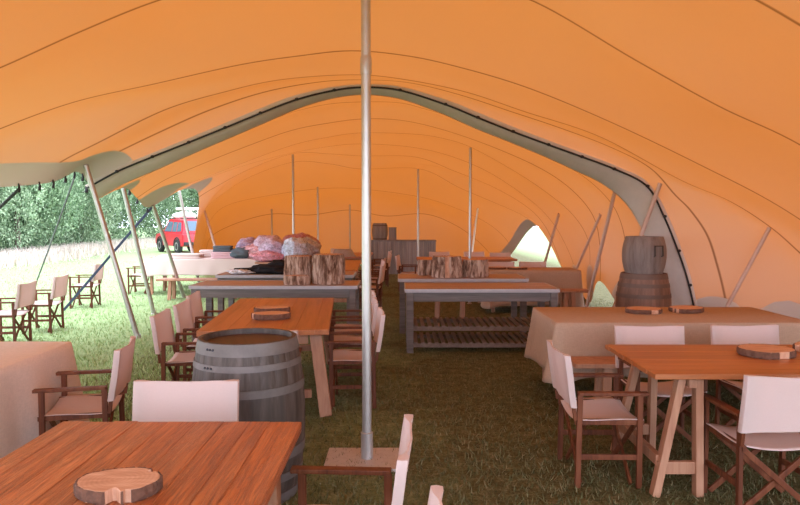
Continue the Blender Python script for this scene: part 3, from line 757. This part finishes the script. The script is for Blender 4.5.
# ------------------------------------------------------------------ log slices and stumps
def log_piece(name, label, cat, loc, rx, ry, h, seed, notches=(), rz=0, taper=0, relief=.012, group=None, cut='cut', lean=0):
    t = thing(name, label, cat, loc, rz, group); rnd = random.Random(seed); n = 108
    def base(k):
        a = 2 * PI * k / n
        f = 1 + .10 * noise.noise(V(math.cos(a) * 1.2 + seed, math.sin(a) * 1.2, seed)) + .035 * noise.noise(V(math.cos(a) * 5 + seed, math.sin(a) * 5, 3))
        return a, f
    def depth(a):
        d = 0
        for na, nw, nd in notches:
            x = abs((a - na + PI) % (2 * PI) - PI)
            if x < nw: d = max(d, nd * (1 - (x / nw) ** 3))
        return d
    rings = []
    for z, ex in ((0, 0), (h - .003, 0), (h, -.004)):
        r = []
        for k in range(n):
            a, f = base(k); sc_ = f * (1 + taper * (1 - z / h)) * (1 - depth(a))
            r.append(V((rx * sc_ + ex) * math.cos(a), (ry * sc_ + ex) * math.sin(a), z))
        rings.append(r)
    m = MB(); m.rings(rings, True, True); m.build('wood', M[cut], t, True, ang=35)
    # bark shell, broken at the notches
    m = MB(); nz = 6 if h < .15 else 10; keep = [depth(2 * PI * k / n) < .01 and noise.noise(V(k * .21, seed * 3.1, 0)) > -.62 for k in range(n)]
    bt = .007 if h < .1 else .02
    if h < .1: relief *= .45
    outer = []
    for j in range(nz + 1):
        z = h * j / nz; r = []
        for k in range(n):
            a, f = base(k); s = f * (1 + taper * (1 - z / h))
            rel = relief * (noise.noise(V(k * .55, z * 5, seed)) + .6 * noise.noise(V(k * 1.3, z * 11, seed + 5)))
            o = bt + rel - (.006 if j in (0, nz) else 0)
            r.append(V((rx * s + o) * math.cos(a), (ry * s + o) * math.sin(a), min(max(z + (rel * .3 if j == nz else 0), 0), h + .004)))
        outer.append(r)
    vs = [p for r in outer for p in r]; inn0 = len(vs); vs += rings[0]; inn1 = len(vs); vs += rings[1]; fs = []
    for k in range(n):
        k2 = (k + 1) % n
        if not (keep[k] and keep[k2]): continue
        for j in range(nz): fs.append((j * n + k, j * n + k2, (j + 1) * n + k2, (j + 1) * n + k))
        fs.append((nz * n + k, nz * n + k2, inn1 + k2, inn1 + k)); fs.append((inn0 + k, inn0 + k2, k2, k))
        for kk, q in ((k, (k - 1) % n), (k2, (k2 + 1) % n)):
            if not keep[q] or (kk == k and not keep[(k - 1) % n]):
                fs.append(tuple([j * n + kk for j in range(nz + 1)] + [inn1 + kk, inn0 + kk]))
    m.add(vs, fs); m.build('bark', M['bark_dark' if h < .1 else 'bark'], t, True, ang=45, recalc=True)
    return t
S = 'log slices on the tables'
p = PZ(119, 492, .75)
log_piece('log_slice', 'cracked log slice on the near rustic table, with a notch in front', 'log slice', (p.x, p.y, .752), .135, .10, .042, 4, [(math.radians(-80), .15, .30), (math.radians(50), .12, .18), (math.radians(-62), .05, .1)], 0, group=S)
p = PZ(271, 313, .80)
log_piece('log_slice', 'front log slice of the overlapping pair on the middle table', 'log slice', (p.x, p.y, .752), .17, .12, .05, 7, [(math.radians(200), .2, .1)], .05, group=S)
p = PZ(272, 307.3, .80)
log_piece('log_slice', 'rear log slice of the overlapping pair on the middle table', 'log slice', (p.x, p.y, .752), .165, .11, .05, 9, [], .1, group=S)
p = PZ(766, 355, .755)
log_piece('log_slice', 'log slice with a bark rim on the trestle table, the whole one', 'log slice', (p.x, p.y, .757), .175, .15, .045, 12, [(math.radians(-75), .25, .06)], 0, group=S)
p = PZ(812, 353, .755)
log_piece('log_slice', 'log slice on the trestle table just past the whole one', 'log slice', (p.x + .06, p.y + .02, .757), .14, .14, .045, 15, [(math.radians(180), .2, .12)], 0, group=S)
p = PZ(643.5, 312.5, .755)
log_piece('log_slice', 'thin log slice on the long burlap cloth, below the brown barrel', 'log slice', (p.x, p.y, .757), .17, .14, .04, 21, [(math.radians(-70), .2, .08)], 0, group=S)
p = PZ(686.5, 311.5, .755)
log_piece('log_slice', 'thin log slice on the long burlap cloth, below the foot of the arch', 'log slice', (p.x, p.y, .757), .175, .14, .04, 25, [], .6, group=S)
Zb = .802
G3 = 'bark stumps on the benches'
log_piece('tree_stump', 'paler pitted bark stump on the bench behind the middle table, beside the twin', 'stump', (-1.385, 8.86, Zb), .155, .15, .36, 31, [], 0, .12, .02, G3)
log_piece('log_slice', 'thick log slice leaning in front of the paler bark stump', 'log slice', (-1.365, 8.545, Zb), .15, .09, .12, 33, [], .3, .0, .01, S)
log_piece('tree_stump', 'wide furrowed bark stump on the bench, closest to the main pole', 'stump', (-.955, 8.70, Zb), .19, .17, .39, 37, [], 1, .04, .025, G3)
log_piece('tree_stump', 'split-looking bark stump on the bench behind the slatted one, tallest of its row', 'stump', (.70, 9.66, Zb), .19, .14, .31, 41, [(math.radians(-92), .12, .14)], 0, .18, .02, G3)
log_piece('tree_stump', 'squat bark stump beside the thin pole, on the bench behind the slatted one', 'stump', (1.135, 9.70, Zb), .155, .14, .26, 45, [], 0, .12, .02, G3)
log_piece('tree_stump', 'small stump behind the split-looking one, at the aisle end of its row', 'stump', (.42, 10.03, Zb), .12, .1, .24, 47, [], 0, .05, .015, G3)
log_piece('tree_stump', 'small pale upright log by the bundles, the slimmer one', 'stump', (-1.62, 10.4, Zb), .05, .05, .22, 51, [], 0, .05, .008, G3)
log_piece('tree_stump', 'small pale upright log by the bundles, nearer the paler stump', 'stump', (-1.49, 10.35, Zb), .06, .05, .24, 53, [], 0, .05, .008, G3)
for i, (x, y, w) in enumerate(((1.75, 11.78, 'plain'), (2.12, 11.72, 'second'))):
    log_piece('log_slice', ('dark flat log slice on the far burlap cloth, nearer the stumps', 'dark flat log slice on the far burlap cloth, nearer the bright opening')[i], 'log slice', (x, y, .762), .17, .13, .035, 61 + i, group=S)

# ------------------------------------------------------------------ loose goods
def lump(name, label, cat, c, rad, mat, seed, amp=.28, sub=4, freq=1.6, rz=0, group=None, flat=None):
    m = MB(); m.blob((0, 0, rad[2] * .85), rad, amp, sub, seed, .0 if flat is None else flat, freq)
    o = m.build(name, mat, None, True, ang=180); o.location = c; o.rotation_euler = (0, 0, rz)
    return tag(o, label, cat, group)
GB = 'plastic-wrapped bundles heaped on a table'
bd = [('rose pink plastic-wrapped bundle beside the black bag', (-3.2, 14.5, .803), (.34, .3, .17), (.62, .30, .34)),
      ('lilac plastic-wrapped bundle at the front of the heap', (-2.62, 13.5, .803), (.3, .28, .26), (.52, .40, .56)),
      ('mauve crumpled bundle on top of the heap', (-2.95, 14.6, .803), (.36, .35, .28), (.46, .32, .42)),
      ('pale blue plastic-wrapped bundle in front of the thin pole', (-2.18, 13.35, .803), (.26, .28, .27), (.50, .56, .72)),
      ('dark red bundle crowning the heap behind the blue one', (-2.25, 14.6, .803), (.46, .4, .30), (.36, .10, .10)),
      ('greyish brown wrapped bundle at the aisle end of the heap', (-1.98, 13.75, .803), (.34, .3, .26), (.34, .29, .28)),
      ('deep pink low bundle below the lilac one', (-2.72, 13.28, .803), (.36, .22, .12), (.60, .22, .28)),
      ('plum bundle between the mauve and rose ones', (-3.45, 14.85, .803), (.3, .3, .24), (.34, .22, .32))]
for i, (lb, c, r, col) in enumerate(bd): lump('wrapped_bundle', lb, 'bundle', c, r, mat_bag('wrap_plastic', col), 3 + i, .22, 4, 2.2, i, GB)
under_table('plain table carrying the heap of wrapped bundles', -2.35, 14.0, 1.15, 1.9, .80)
m = MB(); m.blob((.06, 0, .07), (.36, .22, .09), .4, 4, 5, .0, 1.4); m.blob((.1, .02, .12), (.2, .16, .09), .4, 4, 2, .0, 1.8); m.tube([V(-.22, 0, .05), V(-.4, -.03, .045), V(-.62, -.05, .06)], [.07, .05, .03], 10)
o = m.build('black_jacket', M['black_cloth'], None, True, ang=180); o.location = (-2.0, 10.3, .802); tag(o, 'crumpled black jacket lying on the bench behind the stumps', 'jacket')
def folded(name, label, cat, c, size, mat, rz=0, n=3):
    m = MB(); h = size[2] / n
    for i in range(n):
        k = 1 - .03 * (i % 2)
        ring = lambda s, z: [V(size[0] / 2 * s * math.copysign(abs(math.cos(a)) ** .3, math.cos(a)), size[1] / 2 * s * math.copysign(abs(math.sin(a)) ** .3, math.sin(a)), z) for a in [2 * PI * q / 32 for q in range(32)]]
        m.rings([ring(.95 * k, h * i + .001), ring(k, h * (i + .25)), ring(k, h * (i + .75)), ring(.95 * k, h * (i + 1))])
    o = m.build(name, mat, None, True, ang=50); o.location = c; o.rotation_euler = (0, 0, rz); return tag(o, label, cat)
folded('folded_cloth', 'slate grey folded cloth lying on top of the pink stack', 'cloth', (-3.95, 14.5, .80 + .145), (.42, .3, .13), M['slate_cloth'], .1, 3)
folded('folded_cloth', 'pale pink folded stack under the slate grey cloth', 'cloth', (-3.9, 14.48, .803), (.56, .4, .14), M['pink_cloth'], 0, 4)
folded('folded_cloth', 'white folded stack on the white table, nearest the car', 'cloth', (-4.75, 14.5, .803), (.7, .42, .10), M['linen'], 0, 3)
folded('folded_cloth', 'white flat folded cloth between the car and the pink stack', 'cloth', (-4.3, 14.95, .803), (.6, .3, .16), M['linen'], .1, 3)
lump('black_bag', 'dark slumped bag on the white table beside the pink stack', 'bag', (-3.5, 14.42, .803), (.31, .22, .13), M['slate_cloth'], 14, .25, 4)
lump('crumpled_wrapper', 'crumpled white wrapper on the bench beside the black jacket', 'wrapper', (-2.52, 10.22, .802), (.20, .16, .04), mat_bag('white_wrap', (.6, .58, .62)), 8, .4, 4)
# upturned zinc tub on brown table
t = thing('zinc_tub', 'upturned grey zinc tub on the brown table behind the stumps', 'tub', (-1.42, 16.25, .752), .1)
m = MB()
def oval(a, b_, z): return [V(a * math.copysign(abs(math.cos(q)) ** .6, math.cos(q)), b_ * math.copysign(abs(math.sin(q)) ** .6, math.sin(q)), z) for q in [2 * PI * k / 40 for k in range(40)]]
m.rings([oval(.30, .25, 0), oval(.30, .25, .02), oval(.285, .235, .022), oval(.22, .18, .16), oval(.205, .165, .17)]); m.build('bowl', M['grey_cloth'], t, True, ang=40)
m = MB(); m.rings([oval(.315, .265, .0), oval(.315, .265, .018), oval(.30, .25, .02)]); m.build('rim', M['grey_cloth'], t, True, ang=40)
put(-1.75, 18.6, FC, 'cream director chair at the end of the brown table, behind the upturned tub', ge, 0)
# ------------------------------------------------------------------ red car
ax = V(-.63, .78, 0).normalized()
t = thing('car', 'small red four-wheel-drive parked on the lawn with a white roof load', 'car', (-11.0, 33.2, 0), rot_to(ax.x, ax.y))
# local +Y is the nose, body 4.0 long, 1.7 wide
prof = [(-1.95, .42), (-1.98, .75), (-1.93, .98), (1.05, 1.02), (1.85, .92), (1.98, .72), (1.98, .42), (1.72, .36), (-1.72, .36)]
def slab(prof, w0, w1=None, z0=0, z1=1):
    m = MB(); xs_ = (-1, -.93, .93, 1)
    rings = []
    for x in xs_:
        k = .96 if abs(x) == 1 else 1
        rings.append([V(x * (w0 if w1 is None else w0 + (w1 - w0) * (z - z0) / (z1 - z0)), y * k, z if k == 1 else z * .99 + .005) for y, z in prof])
    m.rings(rings); return m
slab(prof, .84).build('body', M['car_red'], t, True, .03, ang=35)
slab([(-1.85, .97), (-1.62, 1.66), (.25, 1.70), (.95, 1.02)], .82, .66, .97, 1.7).build('cabin', M['car_red'], t, True, .03, ang=35)
for s in (-1, 1):
    def sx(z): return s * (.823 - (.16) * (z - .97) / .73)
    for q in ([(-.35, 1.07), (-.35, 1.56), (.18, 1.58), (.68, 1.07)], [(-1.0, 1.07), (-1.0, 1.55), (-.45, 1.56), (-.45, 1.07)], [(-1.66, 1.1), (-1.5, 1.53), (-1.1, 1.55), (-1.1, 1.07)]):
        m = MB(); m.rings([[V(sx(z) - s * .03, y, z) for y, z in q], [V(sx(z) + s * .008, y, z) for y, z in q]]); m.build('side_window', M['glass'], t)
    for y in (1.22, -1.22):
        o = MB().lathe([(.05, -.10), (.33, -.10), (.36, -.07), (.36, .07), (.33, .10), (.05, .10)], 28).build('wheel', M['tyre'], t, True, ang=35)
        o.rotation_euler = (0, PI / 2, 0); o.location = (s * .78, y, .36)
        h = MB().lathe([(.0, .085), (.20, .105), (.21, .08)], 20).build('rim', M['alloy'], o, True)
        if s < 0: h.rotation_euler = (PI, 0, 0)
        m = MB(); m.tube([V(s * .845, y + .43 * math.cos(a), .36 + .43 * math.sin(a)) for a in [PI * k / 10 for k in range(11)]], .035, 6); m.build('wheel_arch', M['tyre'], t, True)
    MB().box((s * .6, 1.975, .74), (.32, .05, .16)).build('headlight', M['white'], t, False, .01)
    MB().box((s * .7, -1.965, .82), (.2, .05, .22)).build('tail_light', M['car_red'], t, False, .01)
    MB().box((s * .94, .55, 1.08), (.16, .08, .12)).build('mirror', M['car_red'], t, False, .02)
MB().bar((0, .33, 1.66), (0, .90, 1.09), 1.30, .03).build('windscreen', M['glass'], t)
MB().bar((0, -1.66, 1.60), (0, -1.80, 1.12), 1.25, .03).build('rear_window', M['glass'], t)
MB().box((0, 2.0, .5), (1.6, .12, .18)).build('bumper', M['tyre'], t, False, .03)
MB().box((0, -2.0, .5), (1.6, .12, .18)).build('bumper', M['tyre'], t, False, .03)
m = MB(); m.blob((0, .0, 1.86), (.55, .9, .22), .12, 4, 4, 1.69); m.build('roof_load', M['white'], t, True, ang=180)
m = MB()
for y in (-1.2, .1): m.box((0, y, 1.72), (1.25, .05, .05))
m.build('roof_rack', M['iron'], t)
m = MB(); m.tube([V(.35, -1.6, 2.20), V(.35, 2.0, 2.24)], .07, 10); m.tube([V(.35, -.9, 1.7), V(.35, -.9, 2.2)], .025, 6); m.tube([V(.35, .1, 1.72), V(.35, .1, 2.22)], .025, 6); m.build('roof_tube', M['white'], t, True)

# ------------------------------------------------------------------ bushes, grasses
def bush_mesh(seed, n, mat):
    rnd = random.Random(seed); m = MB()
    lobes = [(V(rnd.uniform(-.55, .55), rnd.uniform(-.5, .5), rnd.uniform(.22, .85)), rnd.uniform(.22, .42)) for _ in range(16)]
    lobes += [(V(rnd.uniform(-.2, .2), rnd.uniform(-.2, .2), .95), .22)]
    for _ in range(n):
        c, r = lobes[rnd.randrange(len(lobes))]
        d = V(rnd.gauss(0, 1), rnd.gauss(0, 1), rnd.gauss(0, 1) + .25).normalized()
        p = c + d * r * (rnd.uniform(.55, 1.06) ** .6); p.z = max(p.z, .02)
        dr = (d + V(rnd.uniform(-.7, .7), rnd.uniform(-.7, .7), rnd.uniform(-.1, .9))).normalized()
        L = rnd.uniform(.013, .032); sd = dr.cross(V(rnd.uniform(-1, 1), rnd.uniform(-1, 1), rnd.uniform(-1, 1))).normalized() * L * .34
        m.add([p - dr * L * .3, p + sd, p + dr * L, p - sd], [(0, 1, 2, 3)])
    o = m.build('foliage', mat, None, recalc=False); return o
bk = [('foliage', 'leaf'), ('foliage', 'leaf_pale'), ('foliage', 'leaf')]
fol = [bush_mesh(70 + i, 26000, M[mm]) for i, (_, mm) in enumerate(bk)]
spots = [(-16.0, 24.0, 4.6, 1), (-19.4, 25.6, 6.2, 0), (-16.2, 27.6, 5.0, 2), (-20.2, 30.4, 6.8, 1), (-16.9, 31.2, 5.2, 0), (-20.0, 35.2, 7.0, 2), (-17.2, 35.0, 5.2, 1),
         (-21.6, 40, 7.6, 0), (-17.8, 39.4, 5.8, 2), (-22, 46, 8.4, 1), (-18.4, 45, 6.4, 0), (-15.4, 50, 6.8, 2), (-11.2, 53, 7.0, 1), (-7.0, 54, 7.0, 0), (-20.2, 20.5, 6.5, 2), (-24, 29.5, 8.2, 0), (-18.6, 54, 8.6, 2), (-23.5, 53, 9.5, 0)]
wh = ['pale green bush at the near end of the bush line beyond the outdoor chairs', 'tall dark bush behind the nearest pale one', 'dense round bush, third along the bush line', 'pale tall bush behind the third one', 'dark bush mid-way along the bush line',
      'tall bush rising behind the mid-way dark one', 'pale rounded bush between the first and second silver poles', 'big dark bush under the beige tip', 'dense bush behind the blue strap', 'pale tall bush at the back of the bush line',
      'dark bush approaching the red car', 'dense bush just before the red car', 'pale bush above the red car bonnet', 'dark bush above the red car roof', 'tall dense bush under the canopy hem', 'tallest dark bush behind the hem toggles', 'far tall bush above the white roof load of the car', 'far dark bush just above the blue guy strap top']
for i, (x, y, h, k) in enumerate(spots):
    r = thing('bush', wh[i], 'bush', (x, y, 0), i * 1.3, 'bushes beyond the lawn')
    o = fol[k]
    if o.parent: o = o.copy(); COL.objects.link(o)
    o.parent = r; o.scale = (h * .62, h * .62, h)
    m = MB(); m.tube([V(0, 0, 0), V(.05, .02, h * .3), V(-.04, .05, h * .7)], [.14, .11, .05], 8); m.build('trunk', M['trunk'], r, True)
def blades(name, n, pick, mat, h0, h1, w, lean=.5):
    rnd = random.Random(5); vs = []; fs = []
    for _ in range(n):
        x, y = pick(rnd); a = rnd.uniform(0, 2 * PI); h = rnd.uniform(h0, h1); c, s = math.cos(a) * w, math.sin(a) * w
        l = rnd.uniform(0, lean) * h; b_ = rnd.uniform(0, 2 * PI); i = len(vs)
        vs += [(x - c, y - s, 0), (x + c, y + s, 0), (x + l * math.cos(b_), y + l * math.sin(b_), h)]; fs.append((i, i + 1, i + 2))
    m = MB(); m.v = vs; m.f = fs; o = m.build(name, mat, None, recalc=False); o['kind'] = 'stuff'; return o
def inside(rnd):
    D = 2.2 * math.exp(rnd.random() * math.log(20 / 2.2)); return rnd.uniform(max(-.7 * D - .8, -3.2), min(.66 * D + .8, 4.2)), D
def outside(rnd):
    D = 3.5 * math.exp(rnd.random() * math.log(26 / 3.5)); lo = -.66 * D - 1.5; return lo + (rnd.random()) * (-1.9 - lo) , D
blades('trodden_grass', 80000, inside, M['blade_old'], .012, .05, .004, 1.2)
blades('lawn_grass', 45000, outside, M['blade_new'], .02, .06, .006, 1.0)
def fringe(rnd):
    u = rnd.random(); pts = [(-15.2, 18.5), (-14.4, 22.5), (-14.4, 27), (-15.2, 33), (-16.2, 41), (-13.2, 49), (-6, 51)]
    i = min(int(u * 6), 5); f = u * 6 - i; a, b_ = pts[i], pts[i + 1]
    return a[0] + (b_[0] - a[0]) * f + rnd.gauss(-.3, .6), a[1] + (b_[1] - a[1]) * f + rnd.gauss(0, .6)
blades('dry_grass', 16000, fringe, M['straw'], .25, .65, .018, .6)
